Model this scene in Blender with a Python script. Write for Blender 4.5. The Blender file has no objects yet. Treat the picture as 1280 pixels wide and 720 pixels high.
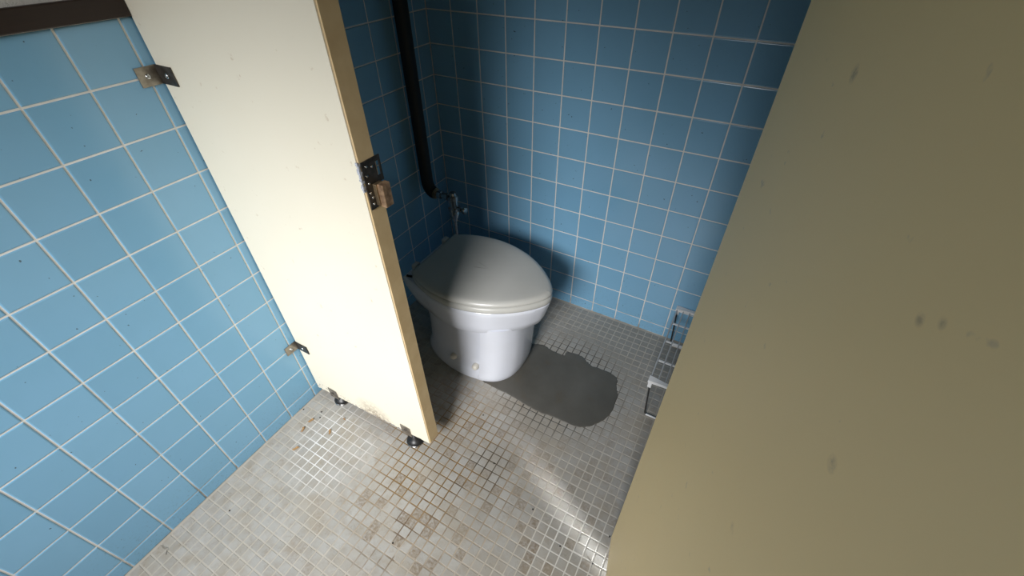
import bpy, bmesh, math, random
from mathutils import Vector, Matrix
random.seed(7)
SC = bpy.context.scene
COL = SC.collection

# ------------------------------------------------------------------ camera
F_PX, PITCH, YAW, ROLL = 541.1, 0.7130, -0.5081, -0.0063
CAM = Vector((1.057, 0.0584, 1.2916))
PX, PY = 4.85, -4.64
fwd = Vector((math.sin(YAW)*math.cos(PITCH), math.cos(YAW)*math.cos(PITCH), -math.sin(PITCH)))
rt0 = Vector((math.cos(YAW), -math.sin(YAW), 0)); up0 = rt0.cross(fwd)
rt = math.cos(ROLL)*rt0 + math.sin(ROLL)*up0
up = -math.sin(ROLL)*rt0 + math.cos(ROLL)*up0
cd = bpy.data.cameras.new('camera'); cam = bpy.data.objects.new('camera', cd); COL.objects.link(cam)
cam.matrix_world = Matrix.Translation(CAM) @ Matrix((rt, up, -fwd)).transposed().to_4x4()
cd.sensor_width = 36; cd.sensor_fit = 'HORIZONTAL'; cd.lens = 36*F_PX/1280
cd.shift_x = -PX/1280; cd.shift_y = PY/1280
cd.clip_start = 0.01
SC.camera = cam

def project(p):
    d = Vector(p)-CAM; z = d.dot(fwd)
    if z <= 0.02: return None
    return (640+PX+F_PX*d.dot(rt)/z, 360+PY-F_PX*d.dot(up)/z)

# ------------------------------------------------------------------ light
w = bpy.data.worlds.new('world'); SC.world = w; w.use_nodes = True
w.node_tree.nodes['Background'].inputs[0].default_value = (0.72, 0.82, 0.95, 1)
w.node_tree.nodes['Background'].inputs[1].default_value = 1.0
WIN = dict(x0=0.36, x1=1.30, z0=1.25, z1=1.95, y=-1.55)
# sky light falls steeply through the window, so it comes as a broad beam slanting down into the room
ld = bpy.data.lights.new('window_daylight', 'AREA'); ld.shape = 'RECTANGLE'
ld.size = 0.90; ld.size_y = 0.60; ld.energy = 11.5; ld.color = (1.0, 0.99, 0.985); ld.spread = math.radians(58)
lo = bpy.data.objects.new('window_daylight', ld); COL.objects.link(lo)
lo.location = (0.82, -1.38, 1.60)
lo.rotation_euler = (Vector((0.25, 0.71, 0.0))-lo.location).to_track_quat('-Z', 'Y').to_euler()
# beam lamp and window frame added at the unseen right wall for the floor streak
ADDED_WIN = dict(y0=0.06, y1=0.18, z0=0.03, z1=0.15)
vd = bpy.data.lights.new('added_streak_light', 'AREA'); vd.shape = 'RECTANGLE'; vd.size = 0.03; vd.size_y = 0.06; vd.energy = 0.15; vd.spread = math.radians(5.5); vd.color = (0.95, 0.98, 1.0)
vo = bpy.data.objects.new('added_streak_light', vd); COL.objects.link(vo); vo.location = (1.735, 0.12, 0.075)
vo.rotation_euler = (Vector((0.90, 0.585, 0.0))-vo.location).to_track_quat('-Z', 'Y').to_euler()
SC.view_settings.view_transform = 'Standard'; SC.view_settings.look = 'None'
SC.view_settings.gamma = 1.0; SC.view_settings.use_curve_mapping = False
SC.view_settings.exposure = 0.0

# ------------------------------------------------------------------ sizes of the place
D = 1.365           # back wall
RX = 1.75           # right wall
FY = -1.55          # wall behind the photographer
H = 2.35
TILE = 0.1; ROW0 = 0.05; TOP = 1.15
PF, PB, PXR = 0.520, 0.560, 0.501   # front panel: front face, back face, free edge

# ------------------------------------------------------------------ material helpers
class NT:
    def __init__(s, name):
        s.m = bpy.data.materials.new(name); s.m.use_nodes = True; s.t = s.m.node_tree
        s.b = s.t.nodes['Principled BSDF']
    def n(s, typ, **kw):
        nd = s.t.nodes.new(typ)
        for k, v in kw.items():
            if k in ('inp',):
                for a, b in v.items(): nd.inputs[a].default_value = b
            else: setattr(nd, k, v)
        return nd
    def l(s, a, b): s.t.links.new(a, b)
    def noise(s, vec, scale, detail=3, rough=0.55):
        nd = s.n('ShaderNodeTexNoise'); nd.inputs['Scale'].default_value = scale
        nd.inputs['Detail'].default_value = detail; nd.inputs['Roughness'].default_value = rough
        if vec is not None: s.l(vec, nd.inputs['Vector'])
        return nd.outputs['Fac']
    def ramp(s, fac, stops):
        nd = s.n('ShaderNodeValToRGB'); cr = nd.color_ramp
        while len(cr.elements) < len(stops): cr.elements.new(0.5)
        for e, (p, c) in zip(cr.elements, stops):
            e.position = p; e.color = (c, c, c, 1) if not isinstance(c, tuple) else c+(1,)
        s.l(fac, nd.inputs[0]); return nd.outputs[0]
    def mix(s, fac, a, b, mode='MIX'):
        nd = s.n('ShaderNodeMix', data_type='RGBA', blend_type=mode)
        for sock, v in ((nd.inputs[0], fac), (nd.inputs[6], a), (nd.inputs[7], b)):
            if isinstance(v, (int, float)): sock.default_value = v
            elif isinstance(v, tuple): sock.default_value = v+(1,)
            else: s.l(v, sock)
        return nd.outputs[2]
    def math(s, op, a, b=0.0, c=0.0, clamp=False):
        nd = s.n('ShaderNodeMath', operation=op, use_clamp=clamp)
        for i, v in enumerate((a, b, c)):
            if isinstance(v, (int, float)): nd.inputs[i].default_value = v
            else: s.l(v, nd.inputs[i])
        return nd.outputs[0]
    def pos(s): return s.n('ShaderNodeNewGeometry').outputs['Position']
    def xyz(s, v):
        nd = s.n('ShaderNodeSeparateXYZ'); s.l(v, nd.inputs[0]); return nd.outputs
    def blob(s, p, c, r, soft):      # 1 inside a soft ball about a point of the place, 0 outside
        nd = s.n('ShaderNodeVectorMath', operation='DISTANCE'); s.l(p, nd.inputs[0]); nd.inputs[1].default_value = c
        mr = s.n('ShaderNodeMapRange', inp={1: r-soft, 2: r+soft, 3: 1.0, 4: 0.0}); s.l(nd.outputs['Value'], mr.inputs[0])
        return mr.outputs[0]
    def bump(s, h, strength, dist=0.001):
        nd = s.n('ShaderNodeBump'); nd.inputs['Strength'].default_value = strength; nd.inputs['Distance'].default_value = dist
        s.l(h, nd.inputs['Height']); s.l(nd.outputs[0], s.b.inputs['Normal'])
    def col(s, c):
        if isinstance(c, tuple): s.b.inputs['Base Color'].default_value = c+(1,)
        else: s.l(c, s.b.inputs['Base Color'])
    def rough(s, v):
        if isinstance(v, (int, float)): s.b.inputs['Roughness'].default_value = v
        else: s.l(v, s.b.inputs['Roughness'])
    def metal(s, v): s.b.inputs['Metallic'].default_value = v

def m_wall_tile():
    k = NT('blue_glazed_tile'); p = k.pos()
    sn = k.n('ShaderNodeVectorMath', operation='SNAP'); k.l(p, sn.inputs[0]); sn.inputs[1].default_value = (0.1, 0.1, 0.1)
    rnd = k.n('ShaderNodeObjectInfo').outputs['Random']
    c = k.mix(rnd, (0.188, 0.398, 0.590), (0.212, 0.432, 0.630))
    c = k.mix(k.ramp(k.noise(p, 9, 2), [(0.35, 0.0), (0.7, 0.25)]), c, (0.178, 0.388, 0.545))
    # grime that clings low down near the floor, in scratchy streaks
    z = k.xyz(p)[2]
    low = k.math('MULTIPLY', k.ramp(z, [(0.0, 1.0), (0.16, 0.0)]), k.ramp(k.noise(p, 160, 5, 0.7), [(0.56, 0.0), (0.66, 0.55)]))
    c = k.mix(low, c, (0.12, 0.17, 0.19))
    sp = k.ramp(k.noise(p, 120, 1), [(0.775, 0.0), (0.79, 0.8)])
    c = k.mix(sp, c, (0.05, 0.07, 0.08))
    k.col(c); k.rough(k.ramp(k.noise(p, 14, 3), [(0.3, 0.13), (0.7, 0.22)]))
    k.bump(k.noise(p, 22, 2), 0.12, 0.002)
    return k.m
def m_grout_wall():
    k = NT('wall_grout'); p = k.pos(); z = k.xyz(p)[2]
    c = k.mix(k.ramp(k.noise(p, 30, 4), [(0.3, 0.0), (0.75, 1.0)]), (0.78, 0.78, 0.76), (0.66, 0.65, 0.61))
    dirt = k.math('MULTIPLY', k.ramp(z, [(0.02, 1.0), (0.10, 0.0)]), k.ramp(k.noise(p, 14, 3), [(0.4, 0.1), (0.6, 0.9)]))
    c = k.mix(dirt, c, (0.22, 0.17, 0.11))
    k.col(c); k.rough(0.8); return k.m
def m_plaster():
    k = NT('white_rough_plaster'); p = k.pos()
    k.col(k.mix(k.noise(p, 40, 4), (0.62, 0.61, 0.58), (0.74, 0.73, 0.70))); k.rough(0.9)
    k.bump(k.noise(p, 260, 6, 0.7), 0.9, 0.004); return k.m
def m_ceiling():
    k = NT('ceiling_paint'); k.col((0.36, 0.33, 0.29)); k.rough(0.9); return k.m
def m_wood():
    k = NT('dark_stained_wood'); p = k.pos()
    mp = k.n('ShaderNodeMapping'); k.l(p, mp.inputs[0]); mp.inputs['Scale'].default_value = (6, 6, 90)
    c = k.mix(k.noise(mp.outputs[0], 3, 5), (0.009, 0.004, 0.003), (0.024, 0.010, 0.007))
    k.col(c); k.rough(0.45); return k.m
def m_floor_tile():
    k = NT('beige_mosaic_tile'); p = k.pos()
    ad = k.n('ShaderNodeVectorMath', operation='ADD'); k.l(p, ad.inputs[0]); ad.inputs[1].default_value = (-0.0050+10*0.0273, -0.5110+100*0.0273, 0.5)
    sn = k.n('ShaderNodeVectorMath', operation='SNAP'); k.l(ad.outputs[0], sn.inputs[0]); sn.inputs[1].default_value = (0.0273, 0.0273, 5.0)
    wn = k.n('ShaderNodeTexWhiteNoise', noise_dimensions='3D')
    h = k.n('ShaderNodeVectorMath', operation='ADD'); k.l(sn.outputs[0], h.inputs[0]); h.inputs[1].default_value = (0.013, 0.013, 0.1)
    k.l(h.outputs[0], wn.inputs['Vector']); r = wn.outputs['Value']
    c = k.mix(r, (0.345, 0.337, 0.318), (0.415, 0.407, 0.388))
    st = k.ramp(r, [(0.85, 0.0), (0.87, 1.0)])
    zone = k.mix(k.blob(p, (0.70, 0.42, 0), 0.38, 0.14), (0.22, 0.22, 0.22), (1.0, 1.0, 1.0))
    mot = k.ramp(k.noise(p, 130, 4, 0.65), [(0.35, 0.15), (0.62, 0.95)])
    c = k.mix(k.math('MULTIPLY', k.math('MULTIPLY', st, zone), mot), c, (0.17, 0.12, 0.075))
    c = k.mix(k.ramp(k.noise(p, 26, 5, 0.65), [(0.44, 0.0), (0.72, 0.6)]), c, (0.27, 0.225, 0.165))
    c = k.mix(k.ramp(k.noise(p, 7, 4, 0.6), [(0.48, 0.0), (0.68, 0.55)]), c, (0.33, 0.28, 0.21))
    c = k.mix(k.ramp(k.noise(p, 240, 2), [(0.72, 0.0), (0.78, 0.6)]), c, (0.10, 0.08, 0.06))
    c = k.mix(k.math('MULTIPLY', k.blob(p, (0.80, 0.62, 0), 0.30, 0.16), k.ramp(k.noise(p, 5, 3), [(0.3, 0.25), (0.65, 0.6)])), c, (0.24, 0.225, 0.195))  # door shade and light falloff painted into the tile colour, mixed with dirt
    # the old worn corner inside the stall stays dull and grey
    c = k.mix(k.math('MULTIPLY', k.blob(p, (0.86, 1.28, 0), 0.24, 0.16), 0.75), c, (0.235, 0.225, 0.20))
    k.col(c); k.rough(k.ramp(k.noise(p, 35, 3), [(0.3, 0.22), (0.7, 0.42)]))
    k.bump(k.noise(p, 180, 3), 0.15, 0.001); return k.m
def m_floor_grout():
    k = NT('floor_grout'); p = k.pos()
    c = k.mix(k.noise(p, 25, 4), (0.50, 0.48, 0.44), (0.36, 0.32, 0.26))
    c = k.mix(k.blob(p, (0.22, 0.40, 0), 0.13, 0.05), c, (0.68, 0.69, 0.70))
    c = k.mix(k.blob(p, (0.98, 0.50, 0), 0.10, 0.05), c, (0.60, 0.59, 0.56))
    och = k.math('MULTIPLY', k.blob(p, (0.52, 0.53, 0), 0.26, 0.12), k.ramp(k.noise(p, 8, 3), [(0.30, 0.35), (0.52, 1.0)]))
    c = k.mix(och, c, (0.20, 0.115, 0.032))
    c = k.mix(k.math('MULTIPLY', k.blob(p, (0.66, 0.55, 0), 0.13, 0.07), k.ramp(k.noise(p, 11, 2), [(0.42, 0.1), (0.6, 0.9)])), c, (0.05, 0.04, 0.028))
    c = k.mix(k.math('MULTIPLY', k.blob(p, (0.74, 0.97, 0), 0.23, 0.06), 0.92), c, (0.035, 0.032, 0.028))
    c = k.mix(k.math('MULTIPLY', k.blob(p, (0.56, 0.30, 0), 0.12, 0.08), k.ramp(k.noise(p, 17, 2), [(0.5, 0.0), (0.62, 0.8)])), c, (0.10, 0.06, 0.03))
    k.col(c); k.rough(0.6); return k.m
def m_mortar():
    k = NT('grey_mortar'); p = k.pos()
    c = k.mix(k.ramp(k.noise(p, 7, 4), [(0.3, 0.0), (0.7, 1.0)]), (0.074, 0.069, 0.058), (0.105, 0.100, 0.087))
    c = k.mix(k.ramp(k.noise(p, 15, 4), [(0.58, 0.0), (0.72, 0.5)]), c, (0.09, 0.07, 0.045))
    k.col(c); k.rough(k.ramp(k.noise(p, 9, 3), [(0.3, 0.28), (0.7, 0.5)]))
    k.bump(k.noise(p, 90, 4), 0.25, 0.001); return k.m
def m_cream(name, marks=(), ca=(0.80, 0.745, 0.60), cb=(0.84, 0.785, 0.65)):
    k = NT(name); p = k.pos()
    c = k.mix(k.noise(p, 4, 2), ca, cb)
    c = k.mix(k.ramp(k.noise(p, 55, 3), [(0.70, 0.0), (0.76, 0.55)]), c, (0.55, 0.44, 0.30))
    for (q, r, soft, amt) in marks:
        c = k.mix(k.math('MULTIPLY', k.math('MULTIPLY', k.blob(p, q, r, soft), k.ramp(k.noise(p, 120, 4, 0.7), [(0.35, 0.0), (0.6, 1.0)])), amt), c, (0.26, 0.19, 0.12))
    z = k.xyz(p)[2]
    chip = k.math('MULTIPLY', k.ramp(z, [(0.04, 1.0), (0.085, 0.0)]), k.ramp(k.noise(p, 130, 5, 0.7), [(0.575, 0.0), (0.60, 1.0)]))
    c = k.mix(chip, c, (0.07, 0.05, 0.035))
    k.col(c); k.rough(0.46); k.bump(k.noise(p, 30, 3), 0.06, 0.002); return k.m
def plain(name, c, rough=0.4, metal=0.0, c2=None, scale=40, coat=0.0):
    k = NT(name)
    if c2: k.col(k.mix(k.ramp(k.noise(k.pos(), scale, 4), [(0.35, 0.0), (0.65, 1.0)]), c, c2))
    else: k.col(c)
    k.rough(rough); k.metal(metal); k.b.inputs['Coat Weight'].default_value = coat; return k.m

M = dict(tile=m_wall_tile(), grout=m_grout_wall(), plaster=m_plaster(), ceil=m_ceiling(), wood=m_wood(),
         ftile=m_floor_tile(), fgrout=m_floor_grout(), mortar=m_mortar(),
         panel=m_cream('cream_laminate_panel', [((0.28, PF, 0.056), 0.05, 0.04, 1.0)]),
         door=m_cream('cream_laminate_door', [((1.0981, 0.388, 1.219), 0.0036, 0.0025, 0.8), ((1.1302, 0.2225, 1.1805), 0.0020, 0.0012, 0.5), ((1.1319, 0.2139, 1.1874), 0.0017, 0.0011, 0.4), ((1.1334, 0.2061, 1.1065), 0.003, 0.002, 0.5), ((1.1291, 0.2285, 0.9734), 0.003, 0.002, 0.4)], (0.96, 0.725, 0.365), (0.97, 0.75, 0.40)),
         edge=plain('tan_edge_band', (0.70, 0.54, 0.31), 0.5, 0, (0.62, 0.46, 0.25), 18),
         ceramic=plain('white_ceramic', (0.68, 0.71, 0.79), 0.12, 0, (0.65, 0.675, 0.74), 6, 0.4),
         seat=plain('cream_plastic', (0.54, 0.54, 0.515), 0.26, 0, (0.505, 0.505, 0.475), 5),
         cap=plain('ivory_cap', (0.72, 0.69, 0.62), 0.35),
         black=plain('black_pipe_wrap', (0.004, 0.004, 0.004), 0.6),
         chrome=plain('dull_chrome', (0.50, 0.51, 0.52), 0.22, 1.0, (0.30, 0.29, 0.28), 60),
         brass=plain('tarnished_brass', (0.42, 0.31, 0.18), 0.42, 0.8, (0.20, 0.15, 0.10), 70),
         steel=plain('worn_steel', (0.46, 0.42, 0.36), 0.38, 0.9, (0.22, 0.19, 0.16), 45),
         dsteel=plain('dark_steel', (0.11, 0.10, 0.09), 0.45, 0.7, (0.05, 0.045, 0.04), 60),
         screw=plain('screw_steel', (0.70, 0.72, 0.74), 0.2, 1.0),
         wood_block=plain('worn_brown_bumper', (0.47, 0.31, 0.19), 0.35, 0.35, (0.20, 0.125, 0.075), 90),
         residue=plain('pale_paint_residue', (0.60, 0.63, 0.70), 0.7, 0, (0.30, 0.32, 0.38), 220),
         rubber=plain('black_rubber', (0.012, 0.012, 0.013), 0.4),
         wire=plain('white_coated_wire', (0.74, 0.75, 0.76), 0.35),
         wire_grey=plain('grey_coated_wire', (0.50, 0.51, 0.52), 0.35),
         wire_dark=plain('bare_wire', (0.10, 0.10, 0.10), 0.35, 0.8),
         leaf=plain('dry_leaf', (0.42, 0.26, 0.11), 0.7, 0, (0.28, 0.15, 0.06), 200),
         speck=plain('dark_dirt', (0.015, 0.012, 0.010), 0.8),
         thread=plain('grey_thread', (0.16, 0.15, 0.13), 0.8),
         glass=plain('frosted_glass', (0.85, 0.9, 0.92), 0.5), alu=plain('aluminium', (0.6, 0.6, 0.6), 0.4, 0.9))

# ------------------------------------------------------------------ mesh helpers
def link(name, me, mat=None, parent=None, smooth=False):
    o = bpy.data.objects.new(name, me); COL.objects.link(o)
    if mat and not me.materials: me.materials.append(mat)
    if parent: o.parent = parent
    if smooth:
        for p in me.polygons: p.use_smooth = True
    return o
def obj(name, bm, mat, parent=None, smooth=False, sharp=None):
    bmesh.ops.recalc_face_normals(bm, faces=bm.faces)
    me = bpy.data.meshes.new(name); bm.to_mesh(me); bm.free()
    o = link(name, me, mat, parent, smooth)
    if smooth and sharp:
        me.set_sharp_from_angle(angle=math.radians(sharp))
    return o
def thing(name, label, cat, loc=(0, 0, 0), group=None):
    o = bpy.data.objects.new(name, None); COL.objects.link(o); o.location = loc
    o.empty_display_size = 0.05
    return tag(o, label, cat, group)
def tag(o, label, cat, group=None):
    o['label'] = label; o['category'] = cat
    if group: o['group'] = group
    return o
def struct(o): o['kind'] = 'structure'; return o
def box(bm, a, b, bev=0.0):
    ret = bmesh.ops.create_cube(bm, size=1.0)
    vs = ret['verts']; a = Vector(a); b = Vector(b)
    for v in vs: v.co = Vector(((a.x+b.x)/2+v.co.x*(b.x-a.x), (a.y+b.y)/2+v.co.y*(b.y-a.y), (a.z+b.z)/2+v.co.z*(b.z-a.z)))
    if bev:
        es = list({e for v in vs for e in v.link_edges})
        bmesh.ops.bevel(bm, geom=es, offset=bev, segments=2, affect='EDGES', profile=0.5)
    return vs
def tube(bm, pts, r, n=10, caps=True, radii=None):
    pts = [Vector(p) for p in pts]; rings = []
    prev = None
    for i, p in enumerate(pts):
        d = (pts[min(i+1, len(pts)-1)]-pts[max(i-1, 0)]).normalized()
        if prev is None:
            a = Vector((0, 0, 1)) if abs(d.z) < 0.9 else Vector((1, 0, 0))
            u = d.cross(a).normalized()
        else: u = (prev-d*prev.dot(d)).normalized()
        prev = u; v = d.cross(u); rr = radii[i] if radii else r
        rings.append([bm.verts.new(p+rr*(math.cos(2*math.pi*j/n)*u+math.sin(2*math.pi*j/n)*v)) for j in range(n)])
    for a, b in zip(rings, rings[1:]):
        for j in range(n): bm.faces.new((a[j], a[(j+1) % n], b[(j+1) % n], b[j]))
    if caps: bm.faces.new(rings[0][::-1]); bm.faces.new(rings[-1])
    return rings
def lathe(bm, prof, o, axis=(0, 0, 1), n=20):
    tube(bm, [Vector(o)+Vector(axis)*h for r, h in prof], 0, n, True, [max(r, 1e-5) for r, h in prof])
def lathe_bm(prof, o, axis=(0, 0, 1), n=20):
    # exact profile rings (any order of heights)
    bm = bmesh.new(); ax = Vector(axis).normalized()
    a = Vector((0, 0, 1)) if abs(ax.z) < 0.9 else Vector((1, 0, 0)); u = ax.cross(a).normalized(); v = ax.cross(u)
    rings = [[bm.verts.new(Vector(o)+ax*h+max(r, 1e-5)*(math.cos(2*math.pi*j/n)*u+math.sin(2*math.pi*j/n)*v)) for j in range(n)] for r, h in prof]
    for p, q in zip(rings, rings[1:]):
        for j in range(n): bm.faces.new((p[j], p[(j+1) % n], q[(j+1) % n], q[j]))
    bm.faces.new(rings[0][::-1]); bm.faces.new(rings[-1]); return bm
def loft(bm, rings, cap0=True, cap1=True):
    R = [[bm.verts.new(p) for p in r] for r in rings]; n = len(R[0])
    for a, b in zip(R, R[1:]):
        for j in range(n): bm.faces.new((a[j], a[(j+1) % n], b[(j+1) % n], b[j]))
    if cap0: bm.faces.new(R[0][::-1])
    if cap1: bm.faces.new(R[-1])
def tile_mesh(name, w, h, t, bev, mat):
    # tile lying in local XY, face towards +Z, with a chamfered rim; open underneath
    def rect(i, z): return [(-w/2+i, -h/2+i, z), (w/2-i, -h/2+i, z), (w/2-i, h/2-i, z), (-w/2+i, h/2-i, z)]
    v = rect(0, 0)+rect(0, t-bev)+rect(bev*0.45, t-bev*0.3)+rect(bev*1.6, t)
    f = [(12, 13, 14, 15)]
    for k in range(3):
        for j in range(4): f.append((k*4+j, k*4+(j+1) % 4, k*4+4+(j+1) % 4, k*4+4+j))
    me = bpy.data.meshes.new(name); me.from_pydata(v, [], f); me.materials.append(mat); me.update()
    return me
def in_view(p, margin=0):
    q = project(p)
    if q is None or not (-margin <= q[0] <= 1280+margin and -margin <= q[1] <= 720+margin): return False
    p = Vector(p); d = p-CAM
    if p.y > PB:                                   # seen through the doorway only
        s = (PB-CAM.y)/d.y; x = CAM.x+s*d.x
        if x < PXR-0.03 or x > 1.075: return False
    if p.x > 1.08: return False
    return True
_tm = {}
def get_tile(kind, w, h, t, bev, mat):
    key = (kind, round(w, 4), round(h, 4))
    if key not in _tm: _tm[key] = tile_mesh(kind, w, h, t, bev, mat)
    return _tm[key]
def join_tiles(name, items, parent):
    # the pieces nobody sees singly: one part, still real tiles
    V, Fc = [], []
    for me, mw in items:
        b = len(V); V += [tuple(mw @ v.co) for v in me.vertices]; Fc += [tuple(b+i for i in p.vertices) for p in me.polygons]
    me = bpy.data.meshes.new(name); me.from_pydata(V, [], Fc); me.update()
    o = link(name, me, items[0][0].materials[0], parent); o['kind'] = 'stuff'; return o

# ------------------------------------------------------------------ room shell
def shell(name, boxes, mats):
    bm = bmesh.new()
    for a, b, mi in boxes:
        n0 = len(bm.faces); box(bm, a, b); bm.faces.ensure_lookup_table()
        for f in bm.faces[n0:]: f.material_index = mi
    bmesh.ops.recalc_face_normals(bm, faces=bm.faces)
    me = bpy.data.meshes.new(name); bm.to_mesh(me); bm.free()
    for m in mats: me.materials.append(m)
    return struct(link(name, me))
G = 0.0008       # grout lies this far below the tile faces
floor = shell('floor', [((-0.1, FY-0.1, -0.10), (RX+0.1, D+0.1, -G), 0)], [M['fgrout']])
wall_left = shell('wall_left', [((-0.10, FY, 0), (-G, D, TOP+0.005), 0), ((-0.10, FY, TOP+0.005), (0.0, D, H), 1)], [M['grout'], M['plaster']])
wall_back = shell('wall_back', [((-0.10, D+G, 0), (RX, D+0.1, TOP+0.005), 0), ((-0.10, D, TOP+0.005), (RX, D+0.1, H), 1)], [M['grout'], M['plaster']])
wall_right = shell('wall_right', [((RX+G, FY, 0), (RX+0.1, D+0.1, TOP+0.005), 0), ((RX, FY, TOP+0.005), (RX+0.1, D+0.1, H), 1)], [M['grout'], M['plaster']])
W = WIN
wall_front = shell('wall_front', [((-0.1, FY-0.12, 0), (W['x0']-0.04, FY, H), 0), ((W['x1']+0.04, FY-0.12, 0), (RX+0.1, FY, H), 0),
    ((W['x0']-0.04, FY-0.12, 0), (W['x1']+0.04, FY, W['z0']-0.04), 0), ((W['x0']-0.04, FY-0.12, W['z1']+0.04), (W['x1']+0.04, FY, H), 0)], [M['ceil']])
ceiling = shell('ceiling', [((-0.1, FY-0.12, H), (RX+0.1, D+0.1, H+0.1), 0)], [M['ceil']])
# window behind the photographer
bm = bmesh.new(); a = 0.04
for p, q in (((W['x0']-a, W['z0']-a), (W['x0'], W['z1']+a)), ((W['x1'], W['z0']-a), (W['x1']+a, W['z1']+a)), ((W['x0'], W['z0']-a), (W['x1'], W['z0'])), ((W['x0'], W['z1']), (W['x1'], W['z1']+a))):
    box(bm, (p[0], FY-0.09, p[1]), (q[0], FY+0.01, q[1]))
win = struct(obj('window_1', bm, M['alu']))
bm = bmesh.new(); V_ = ADDED_WIN; a = 0.02  # added low window, frame and pane set around the streak lamp
for p, q in (((V_['y0']-a, V_['z0']-a), (V_['y0'], V_['z1']+a)), ((V_['y1'], V_['z0']-a), (V_['y1']+a, V_['z1']+a)), ((V_['y0'], V_['z0']-a), (V_['y1'], V_['z0'])), ((V_['y0'], V_['z1']), (V_['y1'], V_['z1']+a))):
    box(bm, (RX-0.008, p[0], p[1]), (RX+0.03, q[0], q[1]))
added_win = struct(obj('added_window', bm, M['alu']))
bm = bmesh.new(); box(bm, (RX-0.003, V_['y0'], V_['z0']), (RX+0.002, V_['y1'], V_['z1'])); obj('window_pane', bm, M['glass'], added_win)  # pane of the added window
bm = bmesh.new(); box(bm, (W['x0'], FY-0.03, W['z0']), (W['x1'], FY-0.025, W['z1'])); obj('window_pane', bm, M['glass'], win)

# ------------------------------------------------------------------ wall tiles
GW = 0.0036
def wall_tiles(wall, a0, a1, org, ua, joints_from, facing, flip=False):
    """tiles on a vertical wall; the run a goes from a0 to a1 with joints at joints_from + k*TILE"""
    cuts = [a0]; kk = math.ceil((a0-joints_from)/TILE-1e-6)
    while joints_from+kk*TILE < a1-1e-6:
        if joints_from+kk*TILE > a0+1e-6: cuts.append(joints_from+kk*TILE)
        kk += 1
    cuts.append(a1); rows = [0.0]+[ROW0+TILE*i for i in range(12)]
    n = Vector(facing); z = Vector((0, 0, 1)); u = z.cross(n)
    rot = Matrix((u, z, n)).transposed()
    hidden = []
    for c0, c1 in zip(cuts, cuts[1:]):
        if c1-c0 < 0.012: continue
        for r0, r1 in zip(rows, rows[1:]):
            me = get_tile('wall_tile', c1-c0-GW, r1-r0-GW, G*2, 0.0016, M['tile'])
            ctr = Vector(org)+Vector(ua)*((c0+c1)/2)+z*((r0+r1)/2)
            tilt = Matrix.Rotation(random.gauss(0, 0.0022), 3, 'X') @ Matrix.Rotation(random.gauss(0, 0.0022), 3, 'Y')
            mw = Matrix.Translation(ctr-n*G) @ (rot @ tilt).to_4x4()
            pts = [Vector(org)+Vector(ua)*cc+z*rr for cc in (c0, (c0+c1)/2, c1) for rr in (r0, (r0+r1)/2, r1)]
            if any(in_view(p) for p in pts):
                o = link('wall_tile', me, None, wall); o.matrix_world = mw
            else: hidden.append((me, mw))
    if hidden: join_tiles('wall_tiles', hidden, wall)
wall_tiles(wall_left, FY, D, (0, 0, 0), (0, 1, 0), 0.0, (1, 0, 0))
wall_tiles(wall_back, 0.0, RX, (0, D, 0), (1, 0, 0), 0.098, (0, -1, 0))
wall_tiles(wall_right, FY, D, (RX, 0, 0), (0, 1, 0), 0.0, (-1, 0, 0))
def trim(name, a, b): 
    bm = bmesh.new(); box(bm, a, b, 0.002); return struct(obj(name, bm, M['wood']))
trim('trim_1', (-0.01, FY, TOP), (0.010, PF-0.001, TOP+0.033))
trim('trim_2', (-0.01, PB+0.001, TOP), (0.010, D, TOP+0.033))
trim('trim_3', (0.010, D-0.012, TOP), (RX, D+0.01, TOP+0.033))
trim('trim_4', (RX-0.010, FY, TOP), (RX+0.01, D-0.012, TOP+0.033))

# ------------------------------------------------------------------ floor mosaic and the mortar patch
FP, FX, FYY = 0.0273, 0.4419, 0.5110
PATCH = [(0.500, 0.985), (0.53, 1.055), (0.553, 1.075), (0.598, 1.095), (0.635, 1.088), (0.67, 1.085), (0.694, 1.089), (0.697, 1.108), (0.741, 1.117), (0.769, 1.109),
         (0.801, 1.092), (0.851, 1.093), (0.888, 1.089), (0.912, 1.073), (0.918, 1.037), (0.932, 1.014), (0.937, 0.945), (0.923, 0.897), (0.889, 0.851), (0.854, 0.829), (0.806, 0.825),
         (0.772, 0.825), (0.717, 0.819), (0.667, 0.823), (0.607, 0.830), (0.543, 0.832), (0.47, 0.85)]
def inside(x, y, poly):
    c = False
    for (x0, y0), (x1, y1) in zip(poly, poly[1:]+poly[:1]):
        if (y0 > y) != (y1 > y) and x < (x1-x0)*(y-y0)/(y1-y0)+x0: c = not c
    return c
cands, rest = [], []
gx = [FX+FP*i for i in range(-17, 50)]; gx = [0.0]+[x for x in gx if 0.004 < x < RX-0.004]+[RX]
gy = [FYY+FP*i for i in range(-80, 32)]; gy = [FY]+[y for y in gy if FY+0.004 < y < D-0.004]+[D]
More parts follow.
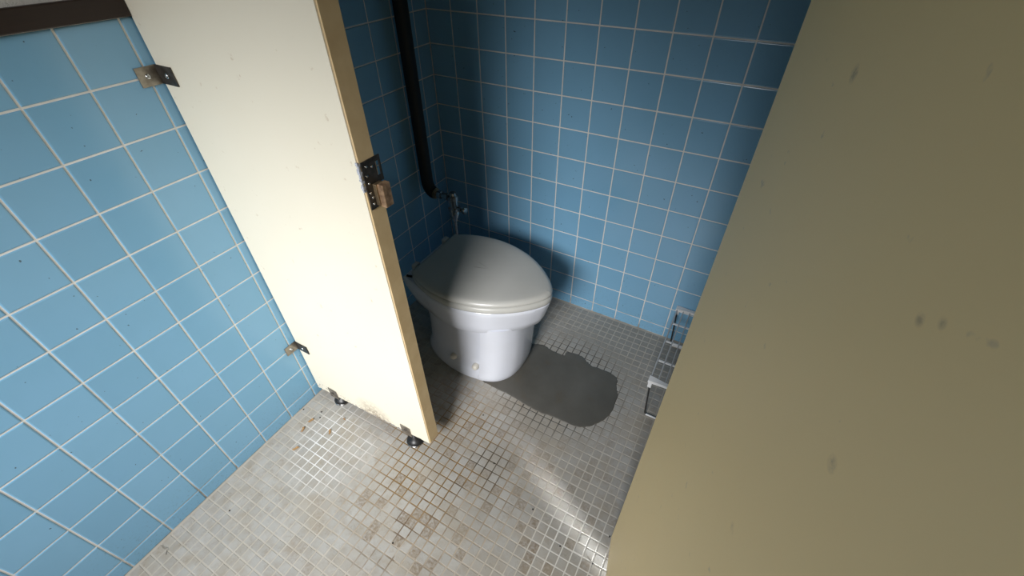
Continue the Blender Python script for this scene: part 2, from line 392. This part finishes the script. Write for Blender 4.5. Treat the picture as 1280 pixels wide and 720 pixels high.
for x0, x1 in zip(gx, gx[1:]):
    for y0, y1 in zip(gy, gy[1:]):
        cx, cy = (x0+x1)/2, (y0+y1)/2
        if all(inside(a_, b_, PATCH) for a_ in (x0, x1) for b_ in (y0, y1)): continue
        if x1-x0 < 0.008 or y1-y0 < 0.008: continue
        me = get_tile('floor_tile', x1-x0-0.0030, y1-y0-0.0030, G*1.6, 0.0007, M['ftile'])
        jx, jy = random.gauss(0, 0.00025), random.gauss(0, 0.00025)
        mw = Matrix.Translation((cx+jx, cy+jy, -G*1.6+random.uniform(-0.0002, 0.0001))) @ Matrix.Rotation(random.gauss(0, 0.006), 4, 'Z') @ Matrix.Rotation(random.gauss(0, 0.004), 4, 'X') @ Matrix.Rotation(random.gauss(0, 0.004), 4, 'Y')
        if in_view((cx, cy, 0)) and not inside(cx, cy, [(0.17, 0.84), (0.58, 0.84), (0.58, 1.2), (0.17, 1.2)]):
            d = (Vector((cx, cy, 0))-CAM).length
            cands.append((CAM.z/d**3*(x1-x0)*(y1-y0), me, mw))
        else: rest.append((me, mw))
cands.sort(key=lambda c: -c[0])
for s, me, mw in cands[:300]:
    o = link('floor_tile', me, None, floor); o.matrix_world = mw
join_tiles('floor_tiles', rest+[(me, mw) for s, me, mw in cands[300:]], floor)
# smooth, slightly wobbly outline of the patch
def catmull(P, k):
    out = []; n = len(P)
    for i in range(n):
        p0, p1, p2, p3 = (Vector(P[(i+j-1) % n]) for j in range(4))
        for s in range(k):
            t = s/k
            out.append(0.5*((2*p1)+(p2-p0)*t+(2*p0-5*p1+4*p2-p3)*t*t+(3*p1-p0-3*p2+p3)*t**3))
    return out
out = catmull(PATCH, 5)
ctr = Vector((0.72, 0.96)); rings = []
wob = [random.gauss(0, 0.0013) for _ in out]
for off, z in ((0.000, -0.004), (0.000, 0.0002), (0.0022, 0.0014), (0.010, 0.0018)):
    r = []
    for p, wv in zip(out, wob):
        d = (ctr-p).normalized(); q = p+d*(off+wv); r.append((q.x, q.y, z))
    rings.append(r)
bm = bmesh.new(); loft(bm, rings, False, True)
patch = obj('mortar_patch', bm, M['mortar'], floor, False); patch['label'] = 'smooth grey mortar patch with a ragged edge'

# ------------------------------------------------------------------ cream front panel on the left of the doorway
panel = thing('cubicle_panel', 'bright cream cubicle panel fixed to the blue tiled wall by two brackets', 'panel', (0.25, 0.54, 0))
def at(o, parent): o.matrix_parent_inverse = Matrix.Translation(-Vector(parent.location)); return o
bm = bmesh.new()
def zb(x): return 0.030+0.088*x        # the foot of the panel is cut on a slope
NX = 90; prof = [(0.006+(PXR-0.003-0.006)*i/NX) for i in range(NX+1)]
fr = [bm.verts.new((x, PF, zb(x)+((random.random()**3)*0.009 if 0.16 < x < 0.38 else (random.random()**4)*0.003))) for x in prof]
bk = [bm.verts.new((x, PB, zb(x))) for x in prof]
tf = [bm.verts.new((x, PF, 1.90)) for x in prof]; tb = [bm.verts.new((x, PB, 1.90)) for x in prof]
for i in range(NX):
    bm.faces.new((fr[i], fr[i+1], tf[i+1], tf[i])); bm.faces.new((bk[i+1], bk[i], tb[i], tb[i+1]))
    bm.faces.new((bk[i], bk[i+1], fr[i+1], fr[i])); bm.faces.new((tf[i], tf[i+1], tb[i+1], tb[i]))
bm.faces.new((fr[0], tf[0], tb[0], bk[0])); bm.faces.new((fr[-1], bk[-1], tb[-1], tf[-1]))
at(obj('panel_board', bm, M['panel'], panel), panel)
bm = bmesh.new(); x = PXR-0.003
vs = box(bm, (x, PF+0.0025, zb(x)), (PXR, PB-0.0005, 1.90), 0.0008)
e = at(obj('edge_strip', bm, M['edge'], panel), panel); e['label'] = 'tan edge strip'

# ------------------------------------------------------------------ metal angle brackets
def bracket(zc, zh, label):
    t = thing('angle_bracket', label, 'bracket', (0.0, PF, zc), 'angle brackets on the cubicle panel')
    L = 0.040; x0 = 0.0017
    bm = bmesh.new(); box(bm, (x0, -L, -zh), (x0+0.0022, -0.0005, zh), 0.0006)
    wp = obj('wall_plate', bm, M['steel'], t)
    bm = bmesh.new(); box(bm, (x0+0.0022, -0.0032, -zh), (0.056, -0.0005, zh), 0.0006)
    o = obj('panel_plate', bm, M['dsteel'], t)
    for par, org, ax in ((wp, (x0+0.0022, -L*0.55, 0), (1, 0, 0)), (o, (0.034, -0.0032, 0), (0, -1, 0))):
        s = obj('screw', lathe_bm([(0.0052, -0.0002), (0.0050, 0.0012), (0.0036, 0.0026), (0.0012, 0.0031), (0.0010, 0.0022)], org, ax, 16), M['screw'], par, True)
    return t
bracket(1.052, 0.0175, 'steel angle bracket just below the dark wooden trim')
bracket(0.253, 0.0165, 'steel angle bracket low on the tiles near the floor')

# ------------------------------------------------------------------ levelling feet under the panel
def foot(x, label):
    t = thing('leveling_foot', label, 'foot', (x, PF, 0), 'black levelling feet of the cubicle panel')
    zt = zb(x)
    bm = bmesh.new(); box(bm, (-0.021, -0.0026, zt-0.012), (0.017, -0.0002, zt+0.034), 0.0008)
    bp = obj('bracket_plate', bm, M['steel'], t)
    obj('screw', lathe_bm([(0.0048, 0), (0.0045, 0.0012), (0.0028, 0.0022), (0.0008, 0.0024)], (-0.004, -0.0026, zt+0.014), (0, -1, 0), 14), M['dsteel'], bp, True)
    bm = lathe_bm([(0.027, 0.004), (0.0275, 0.007), (0.0265, 0.010), (0.021, 0.0175), (0.012, 0.022), (0.006, zt-0.003)], (0.006, 0.017, 0), (0, 0, 1), 28)
    rpd = obj('rubber_pad', bm, M['rubber'], t, True)
    bm = lathe_bm([(0.0268, 0.0002), (0.0285, 0.0008), (0.0285, 0.0042), (0.0270, 0.0050)], (0.006, 0.017, 0), (0, 0, 1), 28)
    r = obj('base_ring', bm, M['chrome'], rpd, True); r['label'] = 'bright metal ring'
foot(0.090, 'black levelling foot under the cream panel next to the blue wall')
foot(0.411, 'black levelling foot under the free end of the cream panel')

# ------------------------------------------------------------------ strike plate with bumper on the panel edge
st = thing('strike_plate', 'dark metal strike plate with worn brown bumper on the panel edge', 'latch', (PXR, 0.54, 0.93))
sx = 0.0003
bm = bmesh.new()                               # plate with a slot window, local coords: y -0.016..0.03, z -0.046..0.044
def q(y0, z0, y1, z1): box(bm, (sx, y0, z0), (sx+0.0022, y1, z1))
q(-0.0155, -0.046, 0.013, 0.044)
q(0.013, 0.035, 0.028, 0.044); q(0.013, -0.003, 0.028, 0.008); q(0.024, 0.008, 0.028, 0.035)
q(0.013, 0.008, 0.0155, 0.035)
pl_ = obj('plate', bm, M['dsteel'], st)
bm = bmesh.new(); box(bm, (sx+0.002, -0.002, -0.042), (sx+0.010, 0.016, 0.0), 0.001)
bmt = obj('bumper_mount', bm, M['brass'], st)
bm = bmesh.new(); box(bm, (sx+0.009, 0.001, -0.045), (sx+0.022, 0.021, 0.000), 0.0015)
obj('bumper', bm, M['wood_block'], bmt)
for (y, z) in ((-0.006, 0.034), (-0.009, 0.018), (-0.008, 0.004), (-0.010, -0.014), (-0.007, -0.024), (-0.008, -0.036), (0.006, 0.030)):
    obj('rivet', lathe_bm([(0.0026, 0), (0.0022, 0.0010), (0.0008, 0.0016)], (sx+0.0022, y, z), (1, 0, 0), 10), M['screw'], pl_, True)
bm = bmesh.new()                               # crusty leftover paint at the corner of the board
zz = [0.046-0.009*i for i in range(10)]
for i in range(16):
    z = 0.046-0.0034*i; wd = random.uniform(0.0015, 0.006)
    box(bm, (-wd, -0.0212-random.uniform(0, 0.0008), z-random.uniform(0.003, 0.0055)), (random.uniform(0.0002, 0.0012), -0.0150-random.uniform(0.0, 0.0035), z), 0.0005)
o = obj('paint_residue', bm, M['residue'], st); o['label'] = 'pale bluish crusted paint'

# ------------------------------------------------------------------ door, swung out towards the room
TH = math.radians(11.0); DT = 0.034; DWD = 0.57
door = thing('cubicle_door', 'cream cubicle door swung wide open, with faint brown scuffs', 'door', (1.0655, 0.5556, 0)); door.rotation_euler = (0, 0, TH)
# local frame: leaf runs along -Y, visible face at x = 0, thickness towards +x
bm = bmesh.new(); box(bm, (0.0, -DWD, 0.030), (DT, -0.001, 1.90), 0.0012)
obj('door_leaf', bm, M['door'], door)
bm = bmesh.new(); box(bm, (0.0015, -0.0009, 0.030), (DT-0.0015, 0.0006, 1.90)); obj('edge_strip', bm, M['edge'], door)
for z in (0.20, 1.70):
    h = obj('hinge', lathe_bm([(0.006, -0.04), (0.007, -0.038), (0.007, 0.038), (0.006, 0.04)], (DT+0.006, -0.012, z), (0, 0, 1), 14), M['steel'], door, True)
bm = bmesh.new(); box(bm, (DT, -DWD+0.03, 0.90), (DT+0.012, -DWD+0.075, 0.99), 0.002); obj('latch', bm, M['steel'], door)
# front panel right of the doorway (hidden behind the open door)
rp = thing('cubicle_panel', 'cream cubicle panel behind the open door', 'panel', (1.43, 0.54, 0))
bm = bmesh.new(); box(bm, (1.128, PF, 0.03), (RX-0.006, PB, 1.90), 0.001); at(obj('panel_board', bm, M['panel'], rp), rp)
for x in (1.2, 1.65):
    at(obj('rubber_pad', lathe_bm([(0.027, 0.0002), (0.0275, 0.007), (0.021, 0.0175), (0.012, 0.022), (0.006, 0.03)], (x, 0.54, 0), (0, 0, 1), 20), M['rubber'], rp, True), rp)

# ------------------------------------------------------------------ toilet (axis along X, front towards +X)
YC = 0.978
toilet = thing('toilet', 'white ceramic toilet with its cream lid closed', 'toilet', (0.42, YC, 0))
def interp(P, x):
    for (a, fa), (b, fb) in zip(P, P[1:]):
        if a <= x <= b: return fa+(fb-fa)*(x-a)/(b-a)
    return P[0][1] if x < P[0][0] else P[-1][1]
def smooth_profile(P, k=6):
    out = []
    for i in range(len(P)-1):
        p0 = Vector(P[max(i-1, 0)]); p1 = Vector(P[i]); p2 = Vector(P[i+1]); p3 = Vector(P[min(i+2, len(P)-1)])
        for s in range(k):
            t = s/k; out.append(0.5*((2*p1)+(p2-p0)*t+(2*p0-5*p1+4*p2-p3)*t*t+(3*p1-p0-3*p2+p3)*t**3))
    out.append(Vector(P[-1])); return out
def outline(P, z, k=6, inset=0.0, cx=0.42):
    s = smooth_profile(P, k); pts = [Vector((p.x-0.42, p.y)) for p in s]
    ring = [Vector((p.x, -p.y, z)) for p in pts]+[Vector((p.x, p.y, z)) for p in reversed(pts[:-1])]
    if inset:
        n = len(ring); res = []
        for i in range(n):
            d = ring[(i+1) % n]-ring[i-1]; nn = Vector((-d.y, d.x, 0))
            nn = nn.normalized() if nn.length > 1e-9 else Vector((0, 0, 0)); res.append(ring[i]+nn*inset)
        ring = res
    return ring
LID = [(0.219, 0.120), (0.250, 0.139), (0.279, 0.151), (0.32, 0.1635), (0.368, 0.170), (0.41, 0.170), (0.455, 0.163), (0.50, 0.150), (0.535, 0.135), (0.57, 0.1145), (0.60, 0.0925), (0.63, 0.065), (0.650, 0.042), (0.664, 0.020), (0.669, 0.0)]
def dome(ring, c, z):      # concentric shrunken rings for a gently domed top
    return [[Vector((c[0]+(p.x-c[0])*s, c[1]+(p.y-c[1])*s, z+dz)) for p in ring] for s, dz in ((0.9, 0.0012), (0.7, 0.0028), (0.4, 0.0040), (0.12, 0.0045))]
bm = bmesh.new()
R = [outline(LID, 0.3850, inset=0.010), outline(LID, 0.3850, inset=0.001), outline(LID, 0.3875, inset=-0.0012), outline(LID, 0.3925, inset=-0.0005), outline(LID, 0.3970, inset=0.003), outline(LID, 0.4005, inset=0.008), outline(LID, 0.4020, inset=0.015)]
loft(bm, R+dome(R[-1], (0.0, 0.0), 0.4020))
obj('lid', bm, M['seat'], toilet, True, 50)
bm = bmesh.new()
loft(bm, [outline(LID, 0.3570, inset=0.006), outline(LID, 0.3580, inset=0.0015), outline(LID, 0.3630, inset=-0.0012), outline(LID, 0.3745, inset=-0.0008), outline(LID, 0.3785, inset=0.003), outline(LID, 0.3800, inset=0.008), outline(LID, 0.3800, inset=0.02)])
obj('seat', bm, M['seat'], toilet, True, 50)
RIM = [(0.172, 0.118), (0.20, 0.128), (0.24, 0.140), (0.28, 0.151), (0.32, 0.162), (0.368, 0.169), (0.41, 0.169), (0.455, 0.162), (0.50, 0.149), (0.535, 0.134), (0.57, 0.1135), (0.60, 0.0915), (0.63, 0.064), (0.649, 0.041), (0.662, 0.020), (0.667, 0.0)]
def shrink(P, tip, wfac, back=None):
    a, b = P[0][0], P[-1][0]; b0 = a if back is None else back
    return [(b0+(x-a)/(b-a)*(tip-b0), w_*wfac) for x, w_ in P]
bm = bmesh.new()
loft(bm, [outline(shrink(RIM, 0.590, 0.80, 0.225), 0.2780), outline(shrink(RIM, 0.634, 0.955, 0.21), 0.2600), outline(shrink(RIM, 0.641, 0.970, 0.20), 0.2650), outline(shrink(RIM, 0.650, 0.982, 0.19), 0.290), outline(shrink(RIM, 0.660, 0.994), 0.325),
          outline(shrink(RIM, 0.665, 1.0), 0.343), outline(RIM, 0.351, inset=0.001), outline(RIM, 0.3555, inset=0.005), outline(RIM, 0.3558, inset=0.014)])
obj('bowl', bm, M['ceramic'], toilet, True, 45)
# pedestal: flat recessed flank behind a rounded nose
def ped(z, wn, tip, back, step, SX):
    base = [(0.195, 0.070), (0.205, 0.087), (0.225, 0.105), (0.25, 0.1195), (0.28, 0.132), (0.31, 0.1405), (0.345, 0.149), (0.38, 0.1525), (0.41, 0.1525), (0.4378, 0.1505), (0.4885, 0.1405), (0.5324, 0.119), (0.5645, 0.079), (0.5772, 0.034), (0.579, 0.0)]
    sm = smooth_profile(base, 5); k = wn/0.1525
    ww = lambda x: interp([(p.x, p.y) for p in sm], x)*k
    fx = lambda x: back+(x-0.195)*(tip-back)/(0.579-0.195)
    fl = [0.195, 0.200, 0.205, 0.215, 0.225, 0.237, 0.25, 0.265, 0.28, 0.31, 0.345, 0.38, 0.41, 0.435, 0.452]
    no = [0.470, 0.480, 0.490, 0.500, 0.510, 0.520, 0.530, 0.540, 0.548, 0.555, 0.561, 0.566, 0.570, 0.573, 0.576, 0.578, 0.579]
    s0 = 0.462
    pts = [(fx(x), max(ww(x)-step, 0.02)) for x in fl]+[(SX-0.002, max(ww(s0)-step, 0.02)), (SX, ww(s0))]
    pts += [(SX+(fx(x)-fx(s0))*(tip-SX)/(tip-fx(s0)), ww(x)) for x in no]
    return [Vector((x-0.42, -v, z)) for x, v in pts]+[Vector((x-0.42, v, z)) for x, v in reversed(pts[:-1])]
bm = bmesh.new()
lv = [(0.0, 0.1500, 0.576, 0.195, 0.0, 0.468), (0.006, 0.1525, 0.579, 0.195, 0.0, 0.468), (0.020, 0.1515, 0.582, 0.196, 0.001, 0.469), (0.036, 0.149, 0.585, 0.198, 0.006, 0.470), (0.052, 0.147, 0.588, 0.20, 0.012, 0.471), (0.12, 0.145, 0.592, 0.20, 0.014, 0.476), (0.19, 0.144, 0.597, 0.20, 0.014, 0.483), (0.255, 0.146, 0.602, 0.205, 0.014, 0.489), (0.275, 0.147, 0.604, 0.205, 0.014, 0.490)]
loft(bm, [ped(*v) for v in lv])
obj('pedestal', bm, M['ceramic'], toilet, True, 25)
for s in (-1, 1):
    for (x, z, yb) in ((0.360-0.42, 0.062, 0.130), (0.455-0.42, 0.060, 0.131)):
        r = 0.0125
        obj('bolt_cap', lathe_bm([(r*1.02, -0.006), (r*1.02, 0.006), (r*0.97, 0.011), (r*0.82, 0.016), (r*0.5, 0.0195), (r*0.15, 0.0205)], (x, s*yb, z), (0, s, 0.25), 20), M['cap'], toilet, True)
    bm = bmesh.new(); box(bm, (0.199-0.42, s*0.084-0.014, 0.352), (0.2165-0.42, s*0.084+0.014, 0.398), 0.004)
    obj('hinge', bm, M['seat'], toilet)

# ------------------------------------------------------------------ water pipe and valve
PXX, PYY = 0.045, 1.195
pipe = thing('water_pipe', 'black wrapped water pipe running down the corner', 'pipe', (PXX, PYY, 0))
bm = bmesh.new(); pts = [(0, 0, 2.34), (0, 0, 1.8), (0, 0, 1.2), (0, 0, 0.525)]
for i in range(1, 7):
    a = math.pi/2*i/6; pts.append((0.030*(1-math.cos(a)), 0, 0.525-0.045*math.sin(a)))
tube(bm, pts, 0.0225, 18); obj('riser', bm, M['black'], pipe, True, 40)
obj('flange', lathe_bm([(0.020, 0), (0.021, 0.002), (0.021, 0.006), (0.014, 0.008)], (0.030, 0, 0.480), (1, 0, 0), 18), M['brass'], pipe, True, 40)
for z in (1.5,):
    obj('clamp', lathe_bm([(0.0235, -0.008), (0.025, -0.008), (0.025, 0.008), (0.0235, 0.008)], (0, 0, z), (0, 0, 1), 18), M['dsteel'], pipe)
vx = 0.158
valve = thing('stop_valve', 'small chrome stop valve with round knob behind the toilet', 'valve', (vx, PYY, 0.44))
obj('inlet_tube', lathe_bm([(0.0105, -0.086+0.010), (0.0105, -0.068), (0.0155, -0.066), (0.0155, -0.052), (0.0105, -0.050), (0.0105, -0.034), (0.0145, -0.032), (0.0145, -0.020), (0.010, -0.018), (0.010, 0)], (0, 0, 0.040), (1, 0, 0), 12), M['chrome'], valve, True, 40)
obj('body', lathe_bm([(0.008, -0.055), (0.013, -0.053), (0.013, -0.040), (0.018, -0.036), (0.020, -0.022), (0.018, -0.014), (0.0235, -0.010), (0.0235, 0.002), (0.017, 0.006), (0.016, 0.030), (0.020, 0.034), (0.020, 0.050), (0.014, 0.054), (0.012, 0.064), (0.006, 0.066)], (0, 0, 0), (0, 0, 1), 16), M['chrome'], valve, True, 40)
stem = obj('stem', lathe_bm([(0.010, 0.0), (0.010, 0.026), (0.0065, 0.028), (0.0065, 0.040)], (0.008, 0, 0.0), (1, 0, 0), 12), M['chrome'], valve, True, 40)
obj('knob', lathe_bm([(0.006, 0.0), (0.0135, 0.001), (0.0145, 0.005), (0.012, 0.009), (0.004, 0.010)], (0.044, 0, 0.0), (1, 0, 0), 14), M['chrome'], stem, True, 40)
bm = bmesh.new(); tube(bm, [(0, 0, -0.05), (0, 0, -0.25), (0, 0, -0.4395)], 0.0062, 10)
obj('tail_pipe', bm, M['chrome'], valve, True, 40)

# ------------------------------------------------------------------ white wire rack in the corner
RK = (1.015, 0.985); RWX, RLY, RZ = 0.235, 0.370, 0.180
rack = thing('wire_rack', 'low white wire rack on the floor against the blue tiles', 'rack', (RK[0], RK[1], 0))
nw = 11
for i in range(nw):
    x = 0.005+(RWX-0.010)*i/(nw-1)
    bm = bmesh.new(); tube(bm, [(x, 0.004, RZ-0.004), (x, RLY-0.004, RZ-0.004)], 0.0019 if 0 < i < nw-1 else 0.0026, 6)
    obj('long_wire', bm, M['wire_grey'], rack, True, 60)
for y in (0.095, 0.190, 0.285):
    bm = bmesh.new(); box(bm, (0.0035, y-0.004, RZ-0.0095), (RWX-0.0035, y+0.004, RZ-0.0065), 0.001); obj('cross_bar', bm, M['wire'], rack)
for y, s in ((0.0, 1), (RLY, -1)):           # moulded end caps with a gentle S outline
    bm = bmesh.new(); n = 20; F_, B_ = [], []
    for i in range(n+1):
        x = RWX*i/n; k = 0.0035*math.cos(2*math.pi*min(i, n-i)/n*2.0)
        F_.append((x, y-s*0.006-s*k*0.4, 0)); B_.append((x, y+s*0.011+s*k, 0))
    rg = [[Vector((p[0], p[1], z)) for p in F_+B_[::-1]] for z in (RZ-0.010, RZ+0.001)]
    loft(bm, rg); ec = obj('end_cap', bm, M['wire'], rack)
    for x in (0.008, RWX-0.008):
        bm = bmesh.new(); box(bm, (x-0.006, y-0.006, RZ-0.034), (x+0.006, y+0.006, RZ-0.008), 0.0015); obj('socket', bm, M['wire'], ec)
    sgn = -0.002 if s > 0 else -0.022
    bm = bmesh.new()
    tube(bm, [(0.008, y+ (0.0 if s > 0 else -0.02), RZ-0.02), (0.020, y+sgn, 0.012), (0.024, y+sgn, 0.0045), (0.032, y+sgn, 0.0028), (RWX-0.032, y+sgn, 0.0028), (RWX-0.024, y+sgn, 0.0045), (RWX-0.020, y+sgn, 0.012), (RWX-0.008, y+(0.0 if s > 0 else -0.02), RZ-0.02)], 0.0026, 8)
    leg = obj('leg', bm, M['wire_dark'], rack, True, 60)
    bm = bmesh.new(); tube(bm, [(0.024, y+sgn, 0.0036), (0.066, y+sgn, 0.0036)], 0.0035, 8); obj('foot_sleeve', bm, M['wire'], leg, True, 60)
    
# ------------------------------------------------------------------ litter on the floor
def unproject(px, py, z=0.0):
    d = fwd+rt*((px-640-PX)/F_PX)-up*((py-360-PY)/F_PX); return CAM+d*((z-CAM.z)/d.z)
LEAF = [((389, 526), 0.020, 'curled brown leaf scrap below the foot beside the wall'), ((379, 537), 0.018, 'narrow tan leaf scrap between wall and levelling foot'), ((412.5, 540), 0.017, 'forked brown leaf scrap lying on bright white grout'), ((370, 561), 0.021, 'broad tan leaf scrap lying by itself near the wall'), ((430.5, 524), 0.010, 'tiny brown leaf scrap in front of the cream panel')]
for (px, s, lab) in LEAF:
    p = unproject(*px); bm = bmesh.new(); a = random.uniform(0, math.pi); n = 7; L_, R_ = [], []
    for i in range(n):
        t = i/(n-1)-0.5; wv = 0.22*s*math.cos(t*math.pi)**0.7*(1+random.uniform(-0.3, 0.3))+0.0003; cz = 0.0022+0.0028*math.sin(t*3+1)**2
        for sgn_, lst in ((-1, L_), (1, R_)): lst.append((t*s, sgn_*wv+0.15*s*math.sin(t*4), cz+random.uniform(-0.0003, 0.0005)))
    rg = [[Vector(q_) for q_ in L_+R_[::-1]], [Vector(q_)+Vector((0, 0, 0.0007)) for q_ in L_+R_[::-1]]]
    loft(bm, rg); o = obj('leaf_scrap', bm, M['leaf']); o.location = (p.x, p.y, -0.0012); o.rotation_euler = (0, 0, a); tag(o, lab, 'leaf', 'dry leaf scraps on the floor')
SPK = [(379.5, 512), (400, 522), (402, 515), (617.5, 579.5), (700, 683), (741, 705), (762, 671), (491, 679), (287, 638.5), (604, 519), (666, 637)]
for px in SPK:
    p = unproject(*px); bm = bmesh.new(); bmesh.ops.create_icosphere(bm, subdivisions=1, radius=0.0026)
    for v in bm.verts: v.co *= random.uniform(0.75, 1.15); v.co.z *= 0.6
    o = obj('dirt_crumb', bm, M['speck'], None, True); o.location = (p.x, p.y, 0.0011)
    tag(o, 'tiny black dirt crumb on the mosaic floor', 'crumb', 'black dirt crumbs on the floor')
p = unproject(206, 687); bm = bmesh.new()
tube(bm, [(-0.016, 0.004, 0.0014), (-0.012, 0.001, 0.002), (-0.006, 0.000, 0.0026), (0.000, 0.003, 0.003), (0.006, 0.004, 0.0024), (0.010, 0.001, 0.0018), (0.013, -0.004, 0.0014), (0.016, -0.005, 0.0012)], 0.0006, 6)
o = obj('thread', bm, M['thread'], None, True); o.location = (p.x, p.y, 0); tag(o, 'curled grey thread on the floor by the blue wall', 'thread')
